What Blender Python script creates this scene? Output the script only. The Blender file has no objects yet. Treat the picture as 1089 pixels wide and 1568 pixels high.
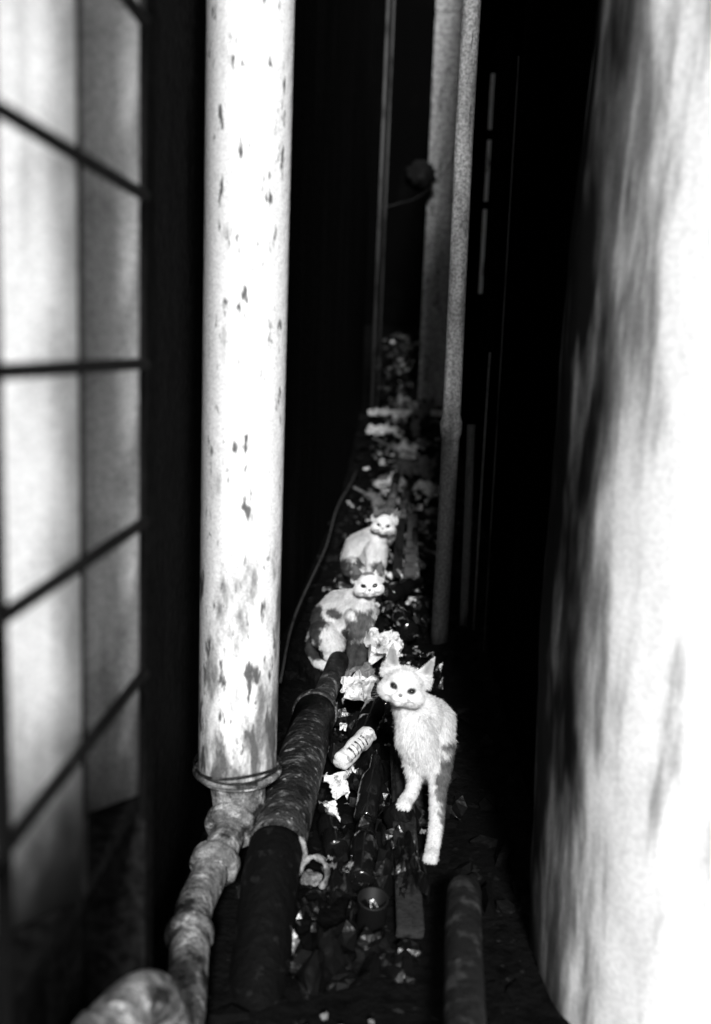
import bpy, bmesh, math, random
from mathutils import Vector, Matrix, noise
random.seed(7)
S=bpy.context.scene
rad=math.radians
# ---------------------------------------------------------------- helpers
def mat(name, base, layers=(), rough=0.8, bump=0.0, bscale=60, spec=0.3, grain=0.12, gscale=420):
    """layers: (scale xyz, detail, lo, hi, value, [axis lo, axis hi, amount, axis])"""
    m=bpy.data.materials.new(name); m.use_nodes=True
    nt=m.node_tree; N=nt.nodes; L=nt.links
    b=N['Principled BSDF']; b.inputs['Roughness'].default_value=rough
    b.inputs['Specular IOR Level'].default_value=spec
    tc=N.new('ShaderNodeTexCoord')
    cur=float(base)
    for k,l in enumerate(layers):
        sc,det,lo,hi,val=l[:5]
        mp=N.new('ShaderNodeMapping'); mp.inputs['Scale'].default_value=sc
        mp.inputs['Location'].default_value=(k*3.7,k*1.3,k*5.1)
        L.new(tc.outputs['Object'],mp.inputs[0])
        nz=N.new('ShaderNodeTexNoise'); nz.inputs['Scale'].default_value=1; nz.inputs['Detail'].default_value=min(det,4)
        nz.inputs['Roughness'].default_value=.6
        L.new(mp.outputs[0],nz.inputs['Vector'])
        src=nz.outputs['Fac']
        if len(l)>5:
            sx=N.new('ShaderNodeSeparateXYZ'); L.new(tc.outputs['Object'],sx.inputs[0])
            mr=N.new('ShaderNodeMapRange'); mr.inputs[1].default_value=l[5]; mr.inputs[2].default_value=l[6]
            mr.inputs[3].default_value=l[7]; mr.inputs[4].default_value=0
            L.new(sx.outputs[l[8] if len(l)>8 else 2],mr.inputs[0])
            ad=N.new('ShaderNodeMath'); ad.operation='ADD'; L.new(src,ad.inputs[0]); L.new(mr.outputs[0],ad.inputs[1]); src=ad.outputs[0]
        m2=N.new('ShaderNodeMapRange'); m2.inputs[1].default_value=lo; m2.inputs[2].default_value=hi; m2.interpolation_type='SMOOTHSTEP'
        L.new(src,m2.inputs[0])
        mx=N.new('ShaderNodeMix'); mx.data_type='RGBA'
        L.new(m2.outputs[0],mx.inputs[0])
        if isinstance(cur,float): mx.inputs[6].default_value=(cur,cur,cur,1)
        else: L.new(cur,mx.inputs[6])
        mx.inputs[7].default_value=(val,val,val,1)
        cur=mx.outputs[2]
    if grain:
        g=N.new('ShaderNodeTexNoise'); g.inputs['Scale'].default_value=gscale; g.inputs['Detail'].default_value=1
        L.new(tc.outputs['Object'],g.inputs['Vector'])
        mr=N.new('ShaderNodeMapRange'); mr.inputs[1].default_value=.3; mr.inputs[2].default_value=.7
        mr.inputs[3].default_value=1-grain*2; mr.inputs[4].default_value=1+grain
        L.new(g.outputs['Fac'],mr.inputs[0])
        mm=N.new('ShaderNodeMix'); mm.data_type='RGBA'; mm.blend_type='MULTIPLY'; mm.inputs[0].default_value=1
        if isinstance(cur,float): mm.inputs[6].default_value=(cur,cur,cur,1)
        else: L.new(cur,mm.inputs[6])
        L.new(mr.outputs[0],mm.inputs[7]); cur=mm.outputs[2]
    if isinstance(cur,float): b.inputs['Base Color'].default_value=(cur,cur,cur,1)
    else: L.new(cur,b.inputs['Base Color'])
    if bump:
        nz=N.new('ShaderNodeTexNoise'); nz.inputs['Scale'].default_value=bscale; nz.inputs['Detail'].default_value=3
        L.new(tc.outputs['Object'],nz.inputs['Vector'])
        bp=N.new('ShaderNodeBump'); bp.inputs['Strength'].default_value=bump; bp.inputs['Distance'].default_value=.01
        L.new(nz.outputs['Fac'],bp.inputs['Height']); L.new(bp.outputs[0],b.inputs['Normal'])
    return m
def obj(name,bm,mats,parent=None,smooth=True):
    bmesh.ops.recalc_face_normals(bm,faces=bm.faces)
    me=bpy.data.meshes.new(name); bm.to_mesh(me); bm.free()
    for m in (mats if isinstance(mats,(list,tuple)) else [mats]): me.materials.append(m)
    for p in me.polygons: p.use_smooth=smooth
    o=bpy.data.objects.new(name,me); S.collection.objects.link(o)
    if parent: o.parent=parent
    return o
def empty(name,loc=(0,0,0)):
    e=bpy.data.objects.new(name,None); e.empty_display_size=.1; S.collection.objects.link(e); return e
def boxbm(bm,x0,x1,y0,y1,z0,z1,mi=0,bev=0):
    r=bmesh.ops.create_cube(bm,size=1)
    vs=r['verts']
    for v in vs: v.co=Vector(((x0+x1)/2+v.co.x*(x1-x0),(y0+y1)/2+v.co.y*(y1-y0),(z0+z1)/2+v.co.z*(z1-z0)))
    fs=set(f for v in vs for f in v.link_faces)
    for f in fs: f.material_index=mi
    if bev:
        es=set(e for v in vs for e in v.link_edges)
        bmesh.ops.bevel(bm,geom=list(es),offset=bev,segments=2,affect='EDGES')
def box(name,x0,x1,y0,y1,z0,z1,m,parent=None,bev=0.0):
    bm=bmesh.new(); boxbm(bm,x0,x1,y0,y1,z0,z1,0,bev); return obj(name,bm,m,parent,False)
def tubebm(bm,pts,rs,seg=24,mi=0,cap=True):
    pts=[Vector(p) for p in pts]
    if not isinstance(rs,(list,tuple)): rs=[rs]*len(pts)
    t0=(pts[1]-pts[0]).normalized()
    n=t0.orthogonal().normalized(); rings=[]
    for i,p in enumerate(pts):
        t=(pts[min(i+1,len(pts)-1)]-pts[max(i-1,0)])
        t=t.normalized() if t.length>1e-9 else t0
        n=(n-t*n.dot(t)).normalized(); b=t.cross(n)
        rings.append([bm.verts.new(p+(n*math.cos(a)+b*math.sin(a))*rs[i]) for a in [2*math.pi*k/seg for k in range(seg)]])
        t0=t
    for i in range(len(rings)-1):
        for k in range(seg):
            f=bm.faces.new((rings[i][k],rings[i][(k+1)%seg],rings[i+1][(k+1)%seg],rings[i+1][k])); f.material_index=mi
    if cap:
        for rg in (rings[0],rings[-1]):
            f=bm.faces.new(rg); f.material_index=mi
def spline(pts,n=8):
    P=[Vector(p) for p in pts]; P=[P[0]*2-P[1]]+P+[P[-1]*2-P[-2]]; out=[]
    for i in range(1,len(P)-2):
        for k in range(n):
            t=k/n
            out.append(.5*((2*P[i])+(P[i+1]-P[i-1])*t+(2*P[i-1]-5*P[i]+4*P[i+1]-P[i+2])*t*t+(3*P[i]-P[i-1]-3*P[i+1]+P[i+2])*t**3))
    out.append(P[-2]); return out
def tube(name,pts,rs,m,parent=None,seg=24,smooth=True,cap=True):
    bm=bmesh.new(); tubebm(bm,pts,rs,seg,0,cap); return obj(name,bm,m,parent,smooth)
def lathe_on(bm,base,axis,prof,seg=28,mi=0,crush=0,seed=0):
    ax=Vector(axis).normalized(); n=ax.orthogonal().normalized(); b=ax.cross(n); base=Vector(base); rings=[]
    for (r,h) in prof:
        ring=[]
        for k in range(seg):
            a=2*math.pi*k/seg
            d=n*math.cos(a)+b*math.sin(a)
            p=base+ax*h+d*r
            if crush:
                q=noise.noise(p*60+Vector((seed,0,0)))
                p=base+ax*h+d*r*(1-crush*max(0,q+.15)*1.6)
            ring.append(bm.verts.new(p))
        rings.append(ring)
    for i in range(len(rings)-1):
        for k in range(seg):
            f=bm.faces.new((rings[i][k],rings[i][(k+1)%seg],rings[i+1][(k+1)%seg],rings[i+1][k])); f.material_index=mi
    for rg in (rings[0],rings[-1]):
        f=bm.faces.new(rg); f.material_index=mi
def crumple(bm,c,sx,sy,rot,seed,amp=.3,mi=0,n=14,fr=3.0):
    c=Vector(c); M=rot.to_3x3()
    vs=[]
    for i in range(n+1):
        row=[]
        for j in range(n+1):
            u=i/n-.5; v=j/n-.5
            w=1+.35*noise.noise(Vector((math.atan2(v,u)*1.3,seed,0)))
            p=Vector((u*sx*w,v*sy*w,0))
            q=Vector((u*fr+seed*7.1,v*fr+seed*3.3,seed))
            h=abs(noise.noise(q))*1.3+.45*abs(noise.noise(q*2.7))-.3-(u*u+v*v)*.8
            p+=Vector((noise.noise(q+Vector((9,0,0)))*.5,noise.noise(q+Vector((0,9,0)))*.5,h*1.4))*amp*min(sx,sy)
            row.append(bm.verts.new(c+M@p))
        vs.append(row)
    for i in range(n):
        for j in range(n):
            f=bm.faces.new((vs[i][j],vs[i+1][j],vs[i+1][j+1],vs[i][j+1])); f.material_index=mi
def rock(bm,c,s,seed,mi=0,sub=2):
    r=bmesh.ops.create_icosphere(bm,subdivisions=sub,radius=1)
    e=Matrix.Rotation(seed*1.7,3,'Z')@Matrix.Rotation(seed*.9,3,'X')
    for v in r['verts']:
        d=v.co.copy(); k=1+.45*noise.noise(d*1.3+Vector((seed*5,0,0)))
        d=Vector((max(-.75,min(.75,d.x)),max(-.7,min(.7,d.y)),max(-.6,min(.6,d.z))))
        d=Vector((d.x*s[0],d.y*s[1],d.z*s[2]))*k
        v.co=Vector(c)+e@d
    for v in r['verts']:
        for f in v.link_faces: f.material_index=mi
def rot(z=0,x=0,y=0): return Matrix.Rotation(rad(z),3,'Z')@Matrix.Rotation(rad(x),3,'X')@Matrix.Rotation(rad(y),3,'Y')

# ---------------------------------------------------------------- materials
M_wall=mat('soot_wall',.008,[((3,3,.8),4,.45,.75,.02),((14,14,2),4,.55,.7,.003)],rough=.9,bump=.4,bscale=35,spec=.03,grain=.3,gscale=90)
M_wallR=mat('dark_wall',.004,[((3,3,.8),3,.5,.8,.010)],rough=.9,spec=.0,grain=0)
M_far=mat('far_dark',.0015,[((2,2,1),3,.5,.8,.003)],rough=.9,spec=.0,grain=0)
M_col=mat('white_plaster',.97,[((8,8,2.0),3,.62,.85,.86),((20,20,3.6),4,.50,.80,.24,.232,.305,.32,0),((11,11,3.6),3,.62,.98,.006,.222,.276,.58,0)],rough=.9,bump=.1,bscale=22,grain=.07,gscale=150,spec=.1)  # left side blackened in the colour for the column's shade falloff
M_pipe=mat('painted_pipe',.93,[((14,14,3),3,.52,.75,.78),((34,34,11),3,.665,.73,.12,.15,1.3,.075),((80,80,26),3,.69,.75,.15,.15,.9,.05),((24,24,8),4,.60,.82,.22,.15,.70,.30),((50,50,16),3,.60,.70,.12,.16,.50,.14)],rough=.65,bump=.2,bscale=55,spec=.2,grain=.1,gscale=260)
M_pipe2=mat('worn_pipe',.13,[((24,24,24),4,.45,.65,.32),((45,45,45),3,.57,.70,.52),((18,18,18),4,.50,.64,.02)],rough=.8,bump=.8,bscale=70,spec=.12,grain=.2,gscale=300)
M_pipe3=mat('rusty_floor_pipe',.02,[((28,28,28),4,.50,.66,.13),((60,60,60),3,.60,.70,.28),((20,20,20),4,.52,.66,.006)],rough=.6,bump=1,bscale=70,spec=.25)
M_grey=mat('grey_pipe',.66,[((12,12,2.5),4,.5,.7,.38),((60,60,9),3,.6,.68,.2),((5,5,1.2),3,.35,.65,.05,.0,.8,.4)],rough=.7,bump=.3,bscale=60,grain=.25,gscale=120)  # last layer paints shade onto the lower part of the pipe
M_pillar=mat('concrete_pillar',.48,[((5,5,1),4,.5,.7,.3),((20,20,5),3,.58,.7,.16)],rough=.85,bump=.3,bscale=20,grain=.35,gscale=45)
M_thin=mat('thin_pipe',.08,[((15,15,4),3,.5,.7,.02)],rough=.7,grain=.3)
M_bar=mat('iron_bar',.012,[((40,40,40),3,.55,.7,.03)],rough=.8,spec=.1)
M_panel=mat('frosted_panel',.95,[((6,6,1.0),3,.5,.85,.75),((40,40,2.0),3,.5,.75,.7),((5,5,2.4),4,.5,1.05,.02,.38,.76,.46)],rough=.6,bump=.06,bscale=40,grain=.10,gscale=240)  # bottom fades to dark in the colour, standing in for shade
M_panel2=mat('frosted_panel_dim',.60,[((10,10,1.0),3,.45,.75,.40),((40,40,2.0),3,.55,.75,.28),((5,5,2.4),4,.5,1.05,.012,.38,.82,.46)],rough=.6,bump=.06,bscale=40,grain=.16,gscale=240)  # duller panel; shade at its foot is also mixed into the colour
M_ground=mat('wet_dirt',.005,[((18,18,18),4,.5,.65,.002),((45,45,45),4,.64,.7,.03)],rough=.8,bump=.8,bscale=45,spec=.06)
M_rub=mat('rubble',.008,[((40,40,40),4,.5,.65,.03),((25,25,25),3,.64,.7,.10)],rough=.6,bump=.6,bscale=60,spec=.2)
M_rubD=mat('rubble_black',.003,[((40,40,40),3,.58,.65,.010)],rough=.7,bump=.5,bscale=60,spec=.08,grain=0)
M_paper=mat('litter_paper',.80,[((25,25,25),3,.45,.65,.42),((70,70,70),3,.58,.68,.2)],rough=.8,grain=.1)
M_paperD=mat('litter_grey',.18,[((25,25,25),3,.5,.65,.05),((60,60,60),3,.62,.68,.4)],rough=.7)
M_bag=mat('black_plastic_bag',.004,rough=.28,spec=.5,grain=0,bump=.3,bscale=50)
M_wood=mat('old_wood',.030,[((60,6,60),4,.5,.65,.010),((20,5,20),4,.6,.7,.07)],rough=.9,bump=.6,bscale=60,spec=.05)
M_label=mat('can_label',.78,[((60,60,60),3,.52,.62,.35),((30,30,30),3,.60,.66,.06)],rough=.45,spec=.4)
M_ink=mat('dark_print',.02,[((120,120,120),2,.5,.6,.3)],rough=.5,grain=0)
M_glass=mat('bottle_glass',.006,rough=.10,spec=.8,grain=0)
M_eye=mat('cat_eye',.014,rough=.06,spec=.7,grain=0)
M_nose=mat('cat_nose',.20,rough=.5,grain=0)
M_trim=mat('trim',.9,[((30,30,6),3,.55,.62,.2)],rough=.5)

# ---------------------------------------------------------------- ground & buildings
bm=bmesh.new()
bmesh.ops.create_grid(bm,x_segments=2,y_segments=2,size=150)
obj('ground',bm,M_ground,smooth=False)
HL,HR=6.5,5.2
LB=empty('left_building')
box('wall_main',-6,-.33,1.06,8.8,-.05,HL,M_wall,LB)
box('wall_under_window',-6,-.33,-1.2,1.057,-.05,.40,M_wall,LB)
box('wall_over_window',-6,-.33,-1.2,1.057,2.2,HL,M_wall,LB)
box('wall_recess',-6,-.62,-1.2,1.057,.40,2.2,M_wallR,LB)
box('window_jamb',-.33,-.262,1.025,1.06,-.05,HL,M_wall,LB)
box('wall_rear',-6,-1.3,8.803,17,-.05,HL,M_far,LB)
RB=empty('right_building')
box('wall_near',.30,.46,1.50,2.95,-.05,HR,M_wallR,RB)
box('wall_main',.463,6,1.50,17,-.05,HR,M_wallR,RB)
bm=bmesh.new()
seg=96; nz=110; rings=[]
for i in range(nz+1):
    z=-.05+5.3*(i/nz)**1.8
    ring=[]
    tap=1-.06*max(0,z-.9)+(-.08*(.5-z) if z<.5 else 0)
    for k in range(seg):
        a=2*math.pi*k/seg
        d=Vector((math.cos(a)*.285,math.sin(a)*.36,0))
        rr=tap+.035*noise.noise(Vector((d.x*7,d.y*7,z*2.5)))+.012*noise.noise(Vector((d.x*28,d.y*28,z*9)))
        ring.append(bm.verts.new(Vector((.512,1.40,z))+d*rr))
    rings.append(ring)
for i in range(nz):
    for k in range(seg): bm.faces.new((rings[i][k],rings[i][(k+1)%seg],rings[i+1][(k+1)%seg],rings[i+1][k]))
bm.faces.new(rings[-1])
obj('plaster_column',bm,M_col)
EB=empty('rear_building')
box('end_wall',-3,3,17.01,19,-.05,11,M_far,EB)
bm=bmesh.new(); boxbm(bm,.165,.395,9.0,9.25,-.05,3.70,0,.012); boxbm(bm,.165,.395,9.0,9.25,3.72,6.4,0,.012); boxbm(bm,.17,.39,9.01,9.24,3.69,3.73)
obj('concrete_pillar',bm,M_pillar,smooth=False)

# ---------------------------------------------------------------- window panels + grille
W=empty('angled_panels')
def vpanel(name,a,b,z0,z1,m):
    bm=bmesh.new(); a=Vector(a); b=Vector(b); n=24; k=30
    d=(b-a); nn=Vector((d.y,-d.x)).normalized()
    g=[[bm.verts.new((a.x+d.x*i/n+nn.x*.0012*noise.noise(Vector((i*.5,j*.3,0))),a.y+d.y*i/n+nn.y*.0012*noise.noise(Vector((i*.5,j*.3,0))),z0+(z1-z0)*j/k)) for j in range(k+1)] for i in range(n+1)]
    for i in range(n):
        for j in range(k): bm.faces.new((g[i][j],g[i+1][j],g[i+1][j+1],g[i][j+1]))
    o=obj(name,bm,m,W)
    s=o.modifiers.new('s','SOLIDIFY'); s.thickness=.006; s.offset=0
    return o
vpanel('leaf_front',(-.52,.49),(-.263,.805),.41,2.19,M_panel)  # leaf angles invented to turn the panels toward the sun
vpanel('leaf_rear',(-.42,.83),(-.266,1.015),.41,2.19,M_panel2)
box('leaf_edge',-.267,-.259,.806,.812,.41,2.19,M_bar,W)
box('sill',-.33,-.27,.2,1.02,.385,.402,M_wall,W)
G=empty('window_grille')
for z in (1.035,.877,.72,.562,1.19,1.345,1.5,1.655,1.81,1.965,2.12):
    tube('bar',[(-.25,.15,z),(-.25,.5,z),(-.25,.972,z)],.0056,M_bar,G,12)
tube('upright_bar',[(-.25,.605,.40),(-.25,.605,2.2)],.006,M_bar,G,12)
tube('upright_bar',[(-.253,.975,.40),(-.253,.975,2.2)],.003,M_bar,G,12)

# ---------------------------------------------------------------- big pipe
BP=empty('drain_pipe')
n=60; zs=[.17+(6-.17)*(i/n)**2 for i in range(n+1)]
tube('stack',[(-.25,1.6,z) for z in zs],.0665,M_pipe,BP,64)
def ring(name,c,ax,R,r,m,parent,h=0):
    bm=bmesh.new(); ax=Vector(ax).normalized()
    prof=[(R*.9,-r-h/2)]+[(R+r*math.sin(math.pi*k/8),-r*math.cos(math.pi*k/8)+(h/2 if k>4 else -h/2)) for k in range(9)]+[(R*.9,r+h/2)]
    lathe_on(bm,c,ax,prof,48); return obj(name,bm,m,parent)
ring('flange',(-.25,1.6,.18),(0,.02,1),.071,.0050,M_pipe2,BP)
bm=bmesh.new()
wp=[(-.25+.0735*math.cos(a),1.6+.0735*math.sin(a),.186+.004*math.sin(a*2.3)+.0009*a) for a in [rad(d) for d in range(0,721,10)]]
tubebm(bm,wp,.0022,8); obj('wire_wrap',bm,M_pipe3,BP)
tube('neck',[(-.25,1.6,.178),(-.248,1.598,.15),(-.243,1.59,.115),(-.243,1.585,.08)],[.052,.047,.045,.04],M_pipe2,BP,40)
el=spline([(-.243,1.60,.13),(-.248,1.555,.105),(-.257,1.50,.088),(-.268,1.43,.07),(-.275,1.36,.058),(-.262,1.27,.05),(-.243,1.14,.045),(-.225,.95,.045)],8)
bm=bmesh.new(); tubebm(bm,el,[.036 if i<6 else .0285 for i in range(len(el))],32); obj('elbow_run',bm,M_pipe2,BP)
ring('collar_1',(-.250,1.545,.105),(-.15,-.9,-.35),.0375,.007,M_pipe2,BP,.012)
ring('collar_2',(-.262,1.465,.080),(-.15,-.9,-.3),.034,.006,M_pipe2,BP,.016)
ring('collar_3',(-.27,1.31,.054),(.15,-.9,-.1),.031,.005,M_pipe2,BP,.008)
ns=empty('waste_pipe_elbow')
sp=spline([(-.243,1.075,.02),(-.246,1.05,.10),(-.252,1.01,.165),(-.272,.96,.178),(-.305,.89,.150),(-.35,.78,.08)],8)
tube('elbow',sp,.031,M_pipe2,ns,32)
ring('lip',(-.285,.932,.169),(-.42,-.85,-.3),.032,.004,M_pipe2,ns,.012)
fp=empty('floor_pipe')
tube('thick_run',[(-.168,1.50,.095),(-.165,1.6,.098),(-.160,1.85,.1),(-.157,2.10,.1)],.046,M_pipe3,fp,40)
tube('sunken_run',spline([(-.168,1.505,.094),(-.170,1.45,.078),(-.168,1.38,.04),(-.165,1.28,-.02),(-.16,1.2,-.07)],5),.0445,M_rubD,fp,32)
tube('thin_run',[(-.150,2.10,.1),(-.138,2.30,.1),(-.128,2.47,.1)],.027,M_pipe3,fp,32)
ring('coupling',(-.157,2.10,.1),(0.03,1,0),.047,.004,M_pipe3,fp,.012)
bm=bmesh.new(); pts=[(-.168+.0475*math.cos(a),1.488+.01*math.sin(a),.090+.0475*math.sin(a)) for a in [rad(d) for d in range(-105,40,8)]]; tubebm(bm,pts,[.001]+[.0042]*(len(pts)-2)+[.001],10); obj('end_rim',bm,M_pipe2,fp)
cp=empty('standing_pipe')
zs=[0,.05,.2,.4,.6,.64,.66,.69,.71,.9,1.5,2.5,4,6]
tube('stack',[(.155+.003*math.sin(z*3),3.0,z) for z in zs],[.027,.027,.026,.026,.027,.028,.033,.033,.027,.026,.026,.026,.026,.026],M_grey,cp,28)
ring('bracket',(.155,3.0,2.7),(0,0,1),.028,.004,M_grey,cp,.01)
M_cond=mat('conduit_paint',.16,[((15,15,4),3,.5,.7,.05)],rough=.7,grain=.3)
t2=empty('conduit')
tube('run',spline([(.243,3.2,.0),(.240,3.2,.3),(.236,3.2,.5),(.233,3.2,.67)],6),.014,M_cond,t2,16)
tube('run_2',[(.268,3.1,.0),(.268,3.1,.5),(.27,3.1,.9)],.004,M_cond,t2,12)
tube('run_3',[(.285,2.9,.0),(.285,2.9,.8),(.285,2.9,1.7)],.003,M_thin,t2,12)
t3=empty('corner_pipe')
tube('run',[(-.235,8.6,.3),(-.232,8.6,2),(-.222,8.6,6)],.014,M_thin,t3,16)
tube('run_2',[(-.19,8.65,.3),(-.187,8.65,2),(-.177,8.65,6)],.008,M_thin,t3,16)
tr=empty('window_trim')
for (z0,z1,x) in ((1.95,2.2,.366),(1.62,1.90,.366),(1.18,1.58,.364)):
    box('strip',x,x+.018,5.0,5.03,z0,z1,M_trim,tr)
box('frame',.384,.46,5.032,5.3,.9,2.4,M_wallR,tr)
wr=empty('hanging_wire'); tube('wire',spline([(-.24,8.5,2.03),(-.1,8.4,2.06),(.1,8.3,2.12),(.3,8.2,2.32),(.45,8.0,2.6)],8),.004,M_thin,wr,8)
vt=empty('wall_vent')
M_vent=mat('vent_metal',.012,[((14,14,14),3,.5,.65,.03)],rough=.8,spec=.1)
bm=bmesh.new(); lathe_on(bm,(.06,8.9,2.38),(0.5,-1,-.3),[(.11,0),(.125,.02),(.13,.09),(.12,.16),(.06,.20),(.0001,.205)],24,0,.3,3)
obj('housing',bm,M_vent,vt); box('bracket',.05,.17,8.93,8.97,2.3,2.45,M_far,vt)
cb=empty('floor_cable'); tube('cable',spline([(-.27,2.4,.06),(-.285,2.9,.10),(-.275,4,.09),(-.29,5,.10),(-.27,6.4,.08),(-.27,8.6,.12)],8),.004,M_thin,cb,8)

# ---------------------------------------------------------------- rubble
def fh(x,y):
    h=0
    if y>5: h+=max(0,(y-6))*.13
    return h+.03*(1 if y>1.5 else .3)
bm=bmesh.new()
for i in range(900):
    t=random.random(); y=1.0+13*t**1.7
    x=random.uniform(-.30,.30 if y<3 else .42)
    s=random.uniform(.008,.035)*(1+.12*y)
    if y<2.3 and x>-.12 and x<.12: s*=.6
    a_,b_,mi=random.uniform(.5,1.2),random.uniform(.35,.8),random.choice((0,1,1,1,1))
    if .05<x<.14 and 1.45<y<1.75: continue
    if (x>.12 and y<3) or y<1.35: mi=1
    rock(bm,(x,y,fh(x,y)-.025),(s,s*a_,s*b_),i*.37,mi,1)
for i in range(900):
    t=random.random(); y=2.9+11*t**1.1
    x=random.gauss(.05,.12)
    if x<-.26 or x>(.40 if y>4 else .12): continue
    s=random.uniform(.006,.028)*(1+.10*y)
    mi=random.choice((2,2,3,3,3,4,4)) if y<9 else random.choice((2,3,3,4,4,1))
    crumple(bm,(x,y,fh(x,y)+.02+random.uniform(0,.04)),s,s*random.uniform(.2,1.6),rot(random.uniform(0,360),random.uniform(-20,70),random.uniform(-40,40)),i,.55,mi,4)
for i in range(90):
    y=random.uniform(1.5,3.0); x=random.uniform(-.14,.10)
    s=random.uniform(.006,.020)
    crumple(bm,(x,y,.02+random.uniform(0,.035)),s,s*random.uniform(.3,1.3),rot(random.uniform(0,360),random.uniform(-40,60),0),i+500,.5,random.choice((2,3,3,3)),5)
for i in range(14):
    y=random.uniform(1.08,1.2); x=random.uniform(-.10,.0)
    s=random.uniform(.006,.012)
    crumple(bm,(x,y,.02),s,s,rot(random.uniform(0,360),30,0),i+900,.4,3,4)
for i in range(140):
    y=random.uniform(1.3,5); x=random.uniform(-.15,.14)
    s=random.uniform(.04,.10)
    if .04<x<.15 and y<1.8: continue
    crumple(bm,(x,y,.02+random.uniform(0,.02)),s,s*random.uniform(.5,1.3),rot(random.uniform(0,360),random.uniform(-30,40),0),i+700,.5,4,9)
for i in range(80):
    y=random.uniform(3.6,9); x=random.uniform(-.16,.3); a=random.uniform(.25,math.pi-.25); l=random.uniform(.05,.22)
    z=fh(x,y)+.04; x2=max(-.24,min(.38,x+l*math.cos(a)))
    tubebm(bm,[(x,y,z),(x2,y+l*math.sin(a),z+random.uniform(-.02,.06))],random.uniform(.004,.012),8,random.choice((0,3,3)))
n=60
g=[[None]*13 for _ in range(n+1)]
for i in range(n+1):
    for j in range(13):
        y=1.0+14.5*i/n; x=-.34+.86*j/12 if y<8.7 else -1.25+1.72*j/12
        g[i][j]=bm.verts.new((x,y,fh(x,y)-.028+.03*noise.noise(Vector((x*9,y*5,0)))))
for i in range(n):
    for j in range(12): f=bm.faces.new((g[i][j],g[i+1][j],g[i+1][j+1],g[i][j+1])); f.material_index=1
obj('rubble_and_litter',bm,[M_rub,M_rubD,M_paper,M_paperD,M_bag],smooth=False)

def sheet(name,c,sx,sy,r,seed,m=M_paper,amp=.45,n=13,fr=3.0):
    bm=bmesh.new(); crumple(bm,c,sx,sy,r,seed,amp,0,n,fr); o=obj(name,bm,m,smooth=False)
    s=o.modifiers.new('s','SOLIDIFY'); s.thickness=.001; return o
sheet('crumpled_paper',(-.008,2.52,.13),.09,.09,rot(20,50,10),3,n=18)
sheet('crumpled_paper',(.0,2.45,.155),.06,.05,rot(-30,40,20),8)
sheet('crumpled_paper',(-.070,2.22,.125),.075,.065,rot(10,45,-10),5,M_paper,n=18)
sheet('crumpled_paper',(-.083,1.80,.070),.040,.045,rot(30,50,10),11)
sheet('crumpled_paper',(-.09,1.74,.045),.022,.04,rot(30,40,10),14)
sheet('crumpled_paper',(-.06,2.42,.08),.09,.07,rot(60,40,-10),25,M_paperD)
sheet('newspaper_sheet',(-.02,5.9,.10),.18,.14,rot(20,30,0),17)
sheet('newspaper_sheet',(-.09,5.4,.07),.10,.16,rot(50,30,0),19,M_paperD)
sheet('newspaper_sheet',(.20,5.7,.12),.18,.14,rot(60,20,0),21)
sheet('newspaper_sheet',(.05,6.9,.22),.20,.12,rot(-30,35,0),31)
sheet('newspaper_sheet',(.12,6.3,.16),.22,.18,rot(-10,35,0),33,M_paperD)
sheet('newspaper_sheet',(.02,8.9,.45),.14,.12,rot(-10,35,0),35)
sheet('newspaper_sheet',(-.12,7.6,.30),.22,.10,rot(15,30,0),37)
sheet('plastic_bag',(-.03,1.62,.03),.12,.16,rot(10,10,0),41,M_bag)
sheet('plastic_bag',(-.01,1.95,.04),.12,.2,rot(40,15,0),43,M_bag)
sheet('plastic_bag',(.045,1.55,.05),.05,.14,rot(10,10,0),45,M_bag)
can=empty('crushed_can')
cb_=Vector((-.088,1.86,.088)); ca_=Vector((.36,.66,.16)).normalized()
bm=bmesh.new(); lathe_on(bm,cb_,ca_,[(.004,0),(.017,.002),(.0200,.005),(.0195,.012),(.0205,.02),(.0207,.035),(.0205,.05),(.0207,.065),(.0205,.08),(.0205,.095),(.0200,.108),(.0205,.113),(.018,.116),(.015,.112),(.004,.110)],40,0,.24,2)
obj('shell',bm,M_label,can)
nn=Vector((0,-.6,.8)); nn=(nn-ca_*nn.dot(ca_)).normalized(); uu=ca_.cross(nn)
for h in (.030,.042,.054,.066,.078):
    bm=bmesh.new(); c=cb_+ca_*h
    tubebm(bm,[c+(nn*math.cos(rad(a))+uu*math.sin(rad(a)))*.0190 for a in range(-5,75,8)],.0022,6); obj('print_band',bm,M_ink,can)
def bottle(name,base,ax,s=1):
    bm=bmesh.new(); P=[(.004,0),(.028,.001),(.031,.006),(.031,.06),(.0285,.065),(.031,.07),(.031,.11),(.028,.13),(.014,.155),(.012,.19),(.0135,.192),(.0135,.2),(.011,.201)]
    lathe_on(bm,base,ax,[(r*s,h*s) for r,h in P],32); return obj(name,bm,M_glass)
bottle('glass_bottle',(-.03,1.52,.03),(.02,.9,.25),.75)
bottle('glass_bottle',(-.05,2.06,.06),(.2,.9,.25),.9)
bottle('glass_bottle',(-.075,1.62,.03),(-.25,.9,.1),.7)
bottle('glass_bottle',(.01,2.22,.07),(-.5,.7,.2),.8)
bottle('glass_bottle',(-.03,1.70,.05),(.1,.8,.5),.7)
bottle('glass_bottle',(-.01,3.3,.07),(.5,.7,.1),1)
bottle('glass_bottle',(.06,2.9,.06),(-.2,.9,.1),1)
bm=bmesh.new(); lathe_on(bm,(-.01,1.44,.01),(0.05,-.25,1),[(.022,0),(.0235,.002),(.023,.045),(.0245,.047),(.0245,.05),(.021,.05),(.021,.02),(.001,.02)],36)
obj('tin_can',bm,mat('tin',.006,rough=.6,spec=.25,grain=0))
bm=bmesh.new()
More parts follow.
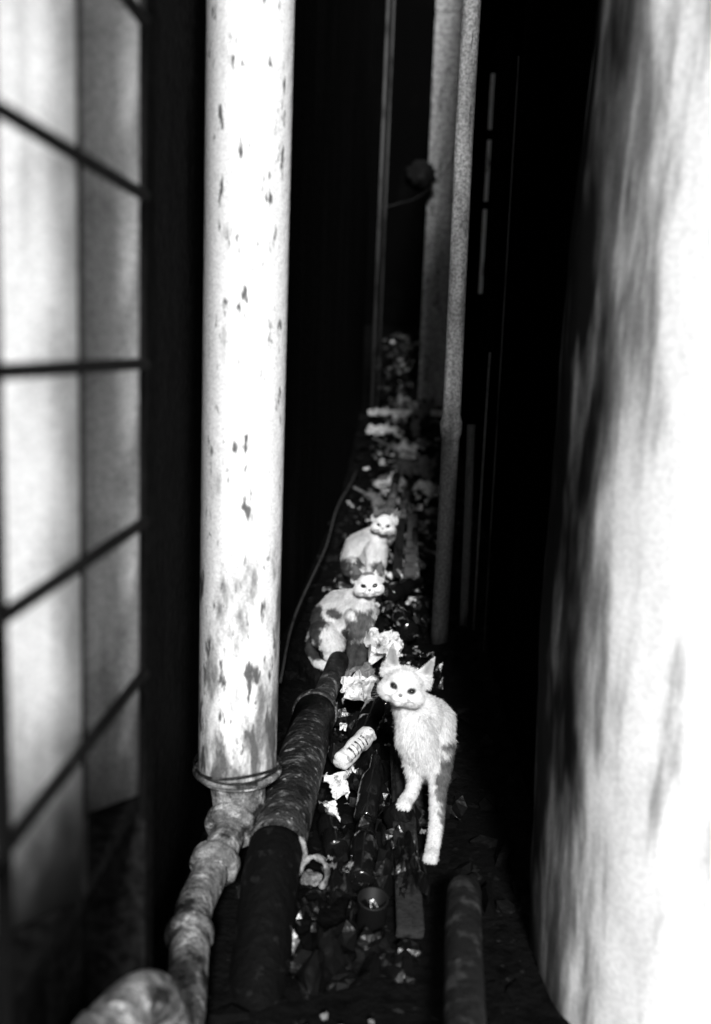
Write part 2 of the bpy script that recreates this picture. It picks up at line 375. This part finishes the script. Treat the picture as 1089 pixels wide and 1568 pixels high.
pts=[(-.104+.021*math.cos(a),1.475,.068+.028*math.sin(a)) for a in [rad(d) for d in range(-60,190,12)]]
tubebm(bm,pts,[.0045+.0015*math.sin(k*1.3) for k in range(len(pts))],12)
rock(bm,(-.112,1.49,.05),(.018,.014,.016),3.3,0,3)
obj('broken_pipe_ring',bm,M_pipe2)
def plank(name,a,b,w,t,m):
    a=Vector(a); b=Vector(b); d=(b-a); L=d.length; bm=bmesh.new(); boxbm(bm,-w/2,w/2,0,L,-t/2,t/2,0,.002)
    for v in bm.verts:
        v.co.x+=.004*noise.noise(Vector((v.co.y*20,v.co.z*30,L)))
    o=obj(name,bm,m,smooth=False); y=d.normalized(); x=Vector((y.y,-y.x,0)).normalized(); z=x.cross(y)
    o.matrix_world=Matrix.Translation(a)@Matrix((x,y,z)).transposed().to_4x4(); return o
plank('wooden_plank',(.052,1.40,.02),(.032,2.0,.066),.042,.02,M_wood)
plank('wooden_plank',(.062,3.4,.09),(.085,4.6,.13),.04,.03,M_paperD)
plank('wooden_plank',(.02,3.6,.08),(.03,4.4,.14),.035,.03,M_wood)
plank('wooden_plank',(-.25,8.3,.37),(.42,8.0,.41),.03,.05,M_paper)
plank('wooden_plank',(.12,3.7,.09),(.02,4.0,.11),.02,.02,M_paperD)
for a,b,r in (((-.03,4.3,.10),(.0,5.4,.22),.022),((.02,4.2,.1),(.07,5.2,.2),.016),((.09,3.6,.08),(.09,4.2,.14),.012)):
    tube('fallen_pipe',[a,[(p+q)/2 for p,q in zip(a,b)],b],r,M_pipe2,None,16)
lr=empty('cast_iron_pipe')
tube('bend',spline([(.135,1.47,-.02),(.133,1.45,.05),(.130,1.40,.09),(.122,1.30,.095),(.112,1.1,.09),(.10,.85,.09)],6),.026,mat('cast_iron',.012,[((25,25,25),4,.5,.65,.05)],rough=.7,bump=.6,spec=.15),lr,28)

# ---------------------------------------------------------------- cats
def fur_mat(name,k=1.0):
    m=bpy.data.materials.new(name); m.use_nodes=True; nt=m.node_tree; N=nt.nodes; L=nt.links; b=N['Principled BSDF']
    b.inputs['Roughness'].default_value=1; b.inputs['Specular IOR Level'].default_value=0
    at=N.new('ShaderNodeAttribute'); at.attribute_name='fur'
    mm=N.new('ShaderNodeMix'); mm.data_type='RGBA'; mm.blend_type='MULTIPLY'; mm.inputs[0].default_value=1
    L.new(at.outputs['Color'],mm.inputs[6]); mm.inputs[7].default_value=(k,k,k,1); L.new(mm.outputs[2],b.inputs['Base Color'])
    return m
M_fur=fur_mat('cat_fur'); M_furD=fur_mat('cat_fur_dark',.22)
def ell(bm,M,c,r,R=None,sub=2):
    q=bmesh.ops.create_icosphere(bm,subdivisions=sub,radius=1)
    for v in q['verts']:
        p=Vector((v.co.x*r[0],v.co.y*r[1],v.co.z*r[2]))
        if R is not None: p=R@p
        v.co=M@(Vector(c)+p)
def chain(bm,pts):
    I=Matrix.Identity(4)
    for a,b in zip(pts[:-1],pts[1:]):
        A=Vector(a[:3]);B=Vector(b[:3]); n=max(2,int((B-A).length/(.3*min(a[3],b[3])))+1)
        for k in range(n+1):
            t=k/n; r=a[3]*(1-t)+b[3]*t
            ell(bm,I,A.lerp(B,t),(r,r,r))
def cat(name,head,hs,yaw,roll,pitch,chains,paws,patches,headp=(),base=.73,eye=1.0):
    bm=bmesh.new()
    H=Matrix.Translation(head)@Matrix.Rotation(rad(yaw),4,'Z')@Matrix.Rotation(rad(roll),4,'Y')@Matrix.Rotation(rad(-pitch),4,'X')@Matrix.Scale(hs,4)
    E=lambda c,r,R=None: ell(bm,H,c,r,R)
    E((0,.010,.006),(.0385,.040,.033)); E((0,-.008,.011),(.032,.028,.025))
    for s in (-1,1):
        E((s*.020,-.010,-.009),(.023,.021,.018)); E((s*.0068,-.0345,-.0150),(.0088,.009,.0075))
        E((s*.027,-.002,-.008),(.0165,.014,.015))
        n=16
        for k in range(n+1):
            t=k/n; w=.0225*(1-t)**.75*(1-.2*t)+.0022
            c=(s*(.0240+.0140*t+.0015*math.sin(t*3)),.006-.006*t,.017+.050*t)
            Rr=Matrix.Rotation(s*rad(12),3,'Y')@Matrix.Rotation(s*rad(20),3,'Z')
            E(c,(w,.0044-.002*t,.006),Rr)
    E((0,-.026,.000),(.0105,.013,.013)); E((0,-.030,-.0220),(.0095,.010,.007)); E((0,-.02,-.016),(.020,.019,.013))
    for c in chains: chain(bm,c)
    for (p,d) in paws:
        P=Matrix.Translation(p)@Matrix.Rotation(rad(d),4,'Z')
        ell(bm,P,(0,0,.002),(.0125,.016,.0095))
        for k,x in enumerate((-.0085,-.003,.003,.0085)): ell(bm,P,(x,-.013+abs(x)*.35,-.001),(.0042,.0065,.0065))
    me=bpy.data.meshes.new('t'); bm.to_mesh(me); bm.free()
    t=bpy.data.objects.new('t',me); S.collection.objects.link(t)
    r=t.modifiers.new('r','REMESH'); r.mode='VOXEL'; r.voxel_size=.0025
    s=t.modifiers.new('s','SMOOTH'); s.factor=.5; s.iterations=4
    dg=bpy.context.evaluated_depsgraph_get(); dg.update()
    me2=bpy.data.meshes.new_from_object(t.evaluated_get(dg)); bpy.data.objects.remove(t)
    me2.name=name; me2.materials.clear(); me2.materials.append(M_fur)
    Hi=H.inverted(); H3=Hi.to_3x3(); HR3=H.to_3x3()
    ca=me2.color_attributes.new('fur','FLOAT_COLOR','POINT')
    nr=[v.normal.copy() for v in me2.vertices]
    def sst(a,b,x):
        x=max(0,min(1,(x-a)/(b-a))); return x*x*(3-2*x)
    cols=[]; hd=[]
    for v in me2.vertices:
        q=Hi@v.co; nn=(H3@nr[v.index]).normalized()
        inhead = q.length<.085 and q.z>-.034
        inear = inhead and q.z>.034 and abs(q.x)>.014
        ex=.0240+.0140*(q.z-.017)/.050
        if inear and nn.y<-.3:
            cup=max(0,1-abs(abs(q.x)-ex)/.013)
            if q.z<.064: v.co=v.co+(HR3@Vector((0,.0028*cup,0)))
        c=base*(1+.12*noise.noise(v.co*60)+.12*noise.noise(v.co*22))
        if not inhead: c*=.93
        w=Vector(v.co)
        for (pc,pr,pv) in patches:
            d=(w-Vector(pc)); d=Vector((d.x/pr[0],d.y/pr[1],d.z/pr[2])).length+.35*noise.noise(w*45)+.2*noise.noise(w*140)
            k=1-sst(.78,1.12,d); c=c*(1-k)+pv*(1+.5*noise.noise(w*90))*k
        spot=0
        if inhead:
            for (pc,pr,pv) in headp:
                d=(q-Vector(pc)); d=Vector((d.x/pr[0],d.y/pr[1],d.z/pr[2])).length+.3*noise.noise(q*60+Vector((head[0]*50,0,0)))
                k=1-sst(.8,1.1,d); c=c*(1-k)+pv*k
            if inear and nn.y<-.2 and q.z<.062:
                k=max(0,1-abs(abs(q.x)-ex)/.014); c=c*(1-.7*k)+.14*.7*k
            for s_ in (-1,1):
                d=Vector(((q.x-s_*.0165)/.0080,(q.y+.030)/.02,(q.z-.0025-s_*(q.x-s_*.0165)*.16)/.0062)).length
                k=1-sst(.8,1.15,d); c=c*(1-k)+.04*k
                if d<1.2: spot=1
            if q.y<-.03:
                d=Vector((q.x/.0044,(q.z+.0085)/.0032)).length
                k=1-sst(.75,1.1,d); c=c*(1-k)+.16*k
                if d<1.1: spot=1
                mz=-.0190-.30*abs(q.x)
                if abs(q.x)<.008:
                    k=(1-sst(.0005,.0015,abs(q.z-mz)))*.40; c=c*(1-k)+.15*k
                if abs(q.x)<.0012 and -.02<q.z<-.011: c=c*.75
        cols.append(c); hd.append((1 if inhead else 0)+(2 if spot else 0)+(4 if inear else 0))
        ca.data[v.index].color=(c,c,c,1)
    for p in me2.polygons: p.use_smooth=True
    o=bpy.data.objects.new(name,me2); S.collection.objects.link(o)
    V=[];Fc=[];C=[]
    rs=random.Random(5)
    for v in me2.vertices:
        h=hd[v.index]
        if h&2: continue
        nn=nr[v.index]
        for rep in range(1 if h&4 else 2):
            if h&4: L=.0026
            elif h&1:
                q=Hi@v.co; L=.0022+.0055*min(1,max(0,(q.y+.032)/.04))
            else: L=rs.uniform(.005,.012)
            if not h&1 and v.co.z<head[2]-.18: L*=.5
            if h&1:
                fl=HR3@Vector(((Hi@v.co).x*8,1,(Hi@v.co).z*6)).normalized()
            else: fl=Vector((rs.uniform(-.25,.25),.25,-1))
            fl=fl-nn*fl.dot(nn)
            if fl.length<1e-4: continue
            d=(fl.normalized()*.85+nn*rs.uniform(.2,.7)+Vector((rs.uniform(-.25,.25),rs.uniform(-.25,.25),rs.uniform(-.2,.2)))).normalized()
            sd=d.cross(nn)
            if sd.length<1e-4: continue
            sd=sd.normalized()*(.00042 if h&1 else .0006)
            jit=Vector((rs.uniform(-1,1),rs.uniform(-1,1),rs.uniform(-1,1)))*.001
            b0=v.co+jit-nn*.0004; k0=len(V)
            V+= [b0-sd,b0+sd,b0+d*L*.55+sd*.7,b0+d*L*.55-sd*.7,b0+d*L+Vector((0,0,-L*.15))]
            Fc+=[(k0,k0+1,k0+2,k0+3),(k0+3,k0+2,k0+4)]
            c=cols[v.index]*rs.uniform(.65,1.15); C+=[c]*5
    fm=bpy.data.meshes.new('coat'); fm.from_pydata(V,[],Fc); fm.materials.append(M_fur)
    ca=fm.color_attributes.new('fur','FLOAT_COLOR','POINT')
    arr=[]
    for c in C: arr+= [c,c,c,1]
    ca.data.foreach_set('color',arr)
    fo=bpy.data.objects.new('coat',fm); S.collection.objects.link(fo); fo.parent=o
    for s_,nm in ((-1,'eye_left'),(1,'eye_right')):
        bm=bmesh.new(); ell(bm,H,(s_*.0163,-.0272,.0026),(.0064*eye,.0072,.0052*eye),Matrix.Rotation(-s_*rad(9),3,'Y'),3); obj(nm,bm,M_eye,o)
    bm=bmesh.new(); ell(bm,H,(0,-.0428,-.0088),(.0034,.0022,.0022),None,2); obj('nose',bm,M_nose,o)
    bm=bmesh.new()
    for s_ in (-1,1):
        for k in range(5):
            a=rad(-22+k*11); st=Vector((s_*.012,-.037,-.014-.002*k+.004)); en=st+Vector((s_*.042*math.cos(a),.006,.042*math.sin(a)-.004))
            mid=(st+en)/2+Vector((0,-.003,.003))
            tubebm(bm,[H@st,H@mid,H@en],[.0003,.00025,.0001],5)
    obj('whiskers',bm,M_paper,o)
    return o
cat('cat',(.028,1.705,.303),1.0,-6,13,14,
 chains=[
  [(.036,1.735,.280,.030),(.050,1.745,.252,.036),(.068,1.765,.222,.045),(.078,1.80,.205,.050),(.083,1.85,.165,.050),(.085,1.89,.11,.046),(.083,1.90,.07,.042)],
  [(.052,1.735,.235,.033),(.058,1.738,.200,.039),(.074,1.755,.160,.038),(.088,1.79,.12,.032)],
  [(.103,1.765,.225,.025),(.102,1.755,.185,.027),(.102,1.745,.140,.021),(.101,1.725,.10,.0160),(.100,1.69,.060,.0130),(.094,1.655,.035,.0120),(.090,1.640,.027,.0115)],
  [(.052,1.745,.180,.024),(.056,1.745,.145,.018),(.060,1.740,.118,.0145),(.053,1.722,.098,.0120),(.043,1.708,.090,.0115)],
  [(.105,1.90,.085,.034),(.108,1.86,.075,.024),(.110,1.91,.035,.014),(.105,1.87,.012,.012)],
  [(.074,1.90,.085,.034),(.070,1.86,.075,.024),(.070,1.91,.035,.014),(.070,1.87,.012,.012)],
  [(.088,1.93,.06,.016),(.09,1.98,.03,.012),(.07,1.99,.02,.011),(.04,1.97,.02,.009)]],
 paws=[((.090,1.630,.026),-12),((.041,1.700,.088),-10),((.105,1.855,.012),0),((.070,1.855,.012),0)],
 patches=[((.138,1.78,.140),(.040,.12,.062),.09),((.122,1.72,.085),(.026,.07,.060),.14),((.09,1.93,.05),(.09,.13,.12),.03),((.078,1.76,.105),(.022,.045,.040),.12),((.112,1.735,.125),(.016,.05,.05),.12)],  # grey flank fur, plus shade painted on the rear and behind the foreleg
 headp=[((.036,0,.06),(.012,.02,.03),.46),((-.030,0.0,.06),(.02,.02,.03),.40)])
c2=cat('cat',(-.060,2.545,.284),.92,6,-4,10,
 chains=[
  [(-.062,2.57,.265,.026),(-.078,2.58,.240,.032),(-.100,2.60,.220,.040),(-.140,2.63,.200,.047),(-.165,2.64,.162,.051),(-.165,2.63,.125,.048)],
  [(-.072,2.57,.235,.028),(-.080,2.575,.20,.034),(-.110,2.60,.165,.036),(-.145,2.62,.14,.036)],
  [(-.065,2.565,.21,.025),(-.064,2.56,.165,.020),(-.068,2.55,.11,.0150),(-.074,2.53,.055,.0125),(-.076,2.52,.04,.012)],
  [(-.095,2.565,.20,.024),(-.092,2.555,.155,.018),(-.095,2.545,.11,.0145),(-.10,2.53,.06,.0125),(-.10,2.52,.04,.012)],
  [(-.172,2.60,.135,.042),(-.150,2.575,.115,.033),(-.165,2.59,.085,.020),(-.135,2.55,.072,.0135)],
  [(-.200,2.65,.12,.022),(-.215,2.62,.08,.014),(-.19,2.57,.06,.012),(-.15,2.54,.055,.010)]],
 paws=[((-.077,2.512,.036),-10),((-.101,2.512,.036),10),((-.130,2.535,.070),20)],
 patches=[((-.205,2.60,.160),(.040,.08,.055),.05),((-.075,2.56,.165),(.038,.04,.065),.10),((-.085,2.54,.09),(.04,.04,.06),.05),((-.15,2.58,.198),(.026,.05,.016),.09),((-.20,2.60,.09),(.05,.05,.03),.04),((-.11,2.56,.14),(.022,.03,.035),.04)],
 headp=[((-.033,0,.05),(.022,.03,.035),.08),((.033,0.01,.055),(.016,.03,.03),.10),((0,-.005,.036),(.018,.02,.012),.2)])
cat('cat',(-.036,3.35,.302),.97,-2,6,8,
 chains=[
  [(-.042,3.38,.285,.028),(-.058,3.39,.262,.034),(-.085,3.42,.236,.042),(-.120,3.45,.203,.051),(-.130,3.46,.16,.054),(-.130,3.45,.12,.050)],
  [(-.055,3.38,.25,.030),(-.062,3.385,.21,.036),(-.085,3.42,.17,.038),(-.12,3.44,.14,.038)],
  [(-.045,3.375,.22,.025),(-.042,3.37,.175,.020),(-.045,3.36,.13,.0150),(-.048,3.35,.09,.0125)],
  [(-.075,3.375,.21,.024),(-.072,3.37,.17,.018),(-.075,3.36,.13,.0145),(-.078,3.35,.09,.0125)],
  [(-.135,3.41,.14,.042),(-.110,3.39,.125,.032),(-.13,3.40,.10,.019),(-.10,3.36,.088,.0135)],
  [(-.160,3.46,.10,.020),(-.19,3.43,.08,.014),(-.17,3.38,.075,.012),(-.13,3.35,.075,.010)]],
 paws=[((-.048,3.342,.086),-5),((-.078,3.342,.086),5),((-.098,3.345,.086),15)],
 patches=[((-.165,3.41,.125),(.055,.08,.050),.05),((-.135,3.38,.09),(.06,.05,.03),.04),((-.05,3.36,.13),(.03,.04,.055),.09),((-.115,3.41,.155),(.022,.05,.028),.10)],
 headp=[((-.030,0,.05),(.024,.03,.03),.08),((.036,0.01,.06),(.014,.03,.025),.16)])
def dup(o,off,par=None):
    d=o.copy(); S.collection.objects.link(d); d.parent=par
    if not par: d.location=Vector(off)
    for sl in d.material_slots:
        if sl.material==M_fur: sl.link='OBJECT'; sl.material=M_furD
    for ch in o.children:
        if ch.name.startswith('whisk'): continue
        dup(ch,off,d)
    return d
dup(c2,(.275,4.75,.22))
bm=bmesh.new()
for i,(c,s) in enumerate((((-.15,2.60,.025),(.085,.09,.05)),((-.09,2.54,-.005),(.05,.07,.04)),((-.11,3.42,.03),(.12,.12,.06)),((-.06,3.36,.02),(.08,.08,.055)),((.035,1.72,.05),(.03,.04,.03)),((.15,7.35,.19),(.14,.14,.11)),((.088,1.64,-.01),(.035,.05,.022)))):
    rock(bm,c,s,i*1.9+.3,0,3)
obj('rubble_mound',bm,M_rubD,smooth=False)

# ---------------------------------------------------------------- light, sky, camera
w=bpy.data.worlds.new('World'); S.world=w; w.use_nodes=True; nt=w.node_tree
sky=nt.nodes.new('ShaderNodeTexSky'); sky.sky_type='NISHITA'; sky.sun_disc=False
EL,AZ=29,4.5
sky.sun_elevation=rad(EL); sky.sun_rotation=rad(180-AZ)
bw=nt.nodes.new('ShaderNodeRGBToBW'); nt.links.new(sky.outputs[0],bw.inputs[0]); nt.links.new(bw.outputs[0],nt.nodes['Background'].inputs[0])
nt.nodes['Background'].inputs[1].default_value=.12
sd=bpy.data.lights.new('sun','SUN'); sd.energy=5; sd.angle=rad(7); sd.color=(1,1,1)
so=bpy.data.objects.new('sun',sd); S.collection.objects.link(so)
d=Vector((-math.sin(rad(AZ))*math.cos(rad(EL)),math.cos(rad(AZ))*math.cos(rad(EL)),-math.sin(rad(EL))))
so.rotation_euler=d.to_track_quat('-Z','Y').to_euler()
F=Vector((-0.039251,0.985848,-0.162982)); R=Vector((0.998307,0.045696,0.035982)); U=Vector((-0.042920,0.161293,0.985973))
cd=bpy.data.cameras.new('camera'); cd.sensor_fit='VERTICAL'; cd.sensor_height=36; cd.lens=35; cd.clip_start=.02; cd.clip_end=500
cd.dof.use_dof=True; cd.dof.focus_distance=2.1; cd.dof.aperture_fstop=2.4
co=bpy.data.objects.new('camera',cd); S.collection.objects.link(co)
Mx=Matrix((R,U,-F)).transposed().to_4x4(); Mx.translation=Vector((0,0,.9)); co.matrix_world=Mx
S.camera=co
S.view_settings.view_transform='Standard'; S.view_settings.look='None'; S.view_settings.exposure=0
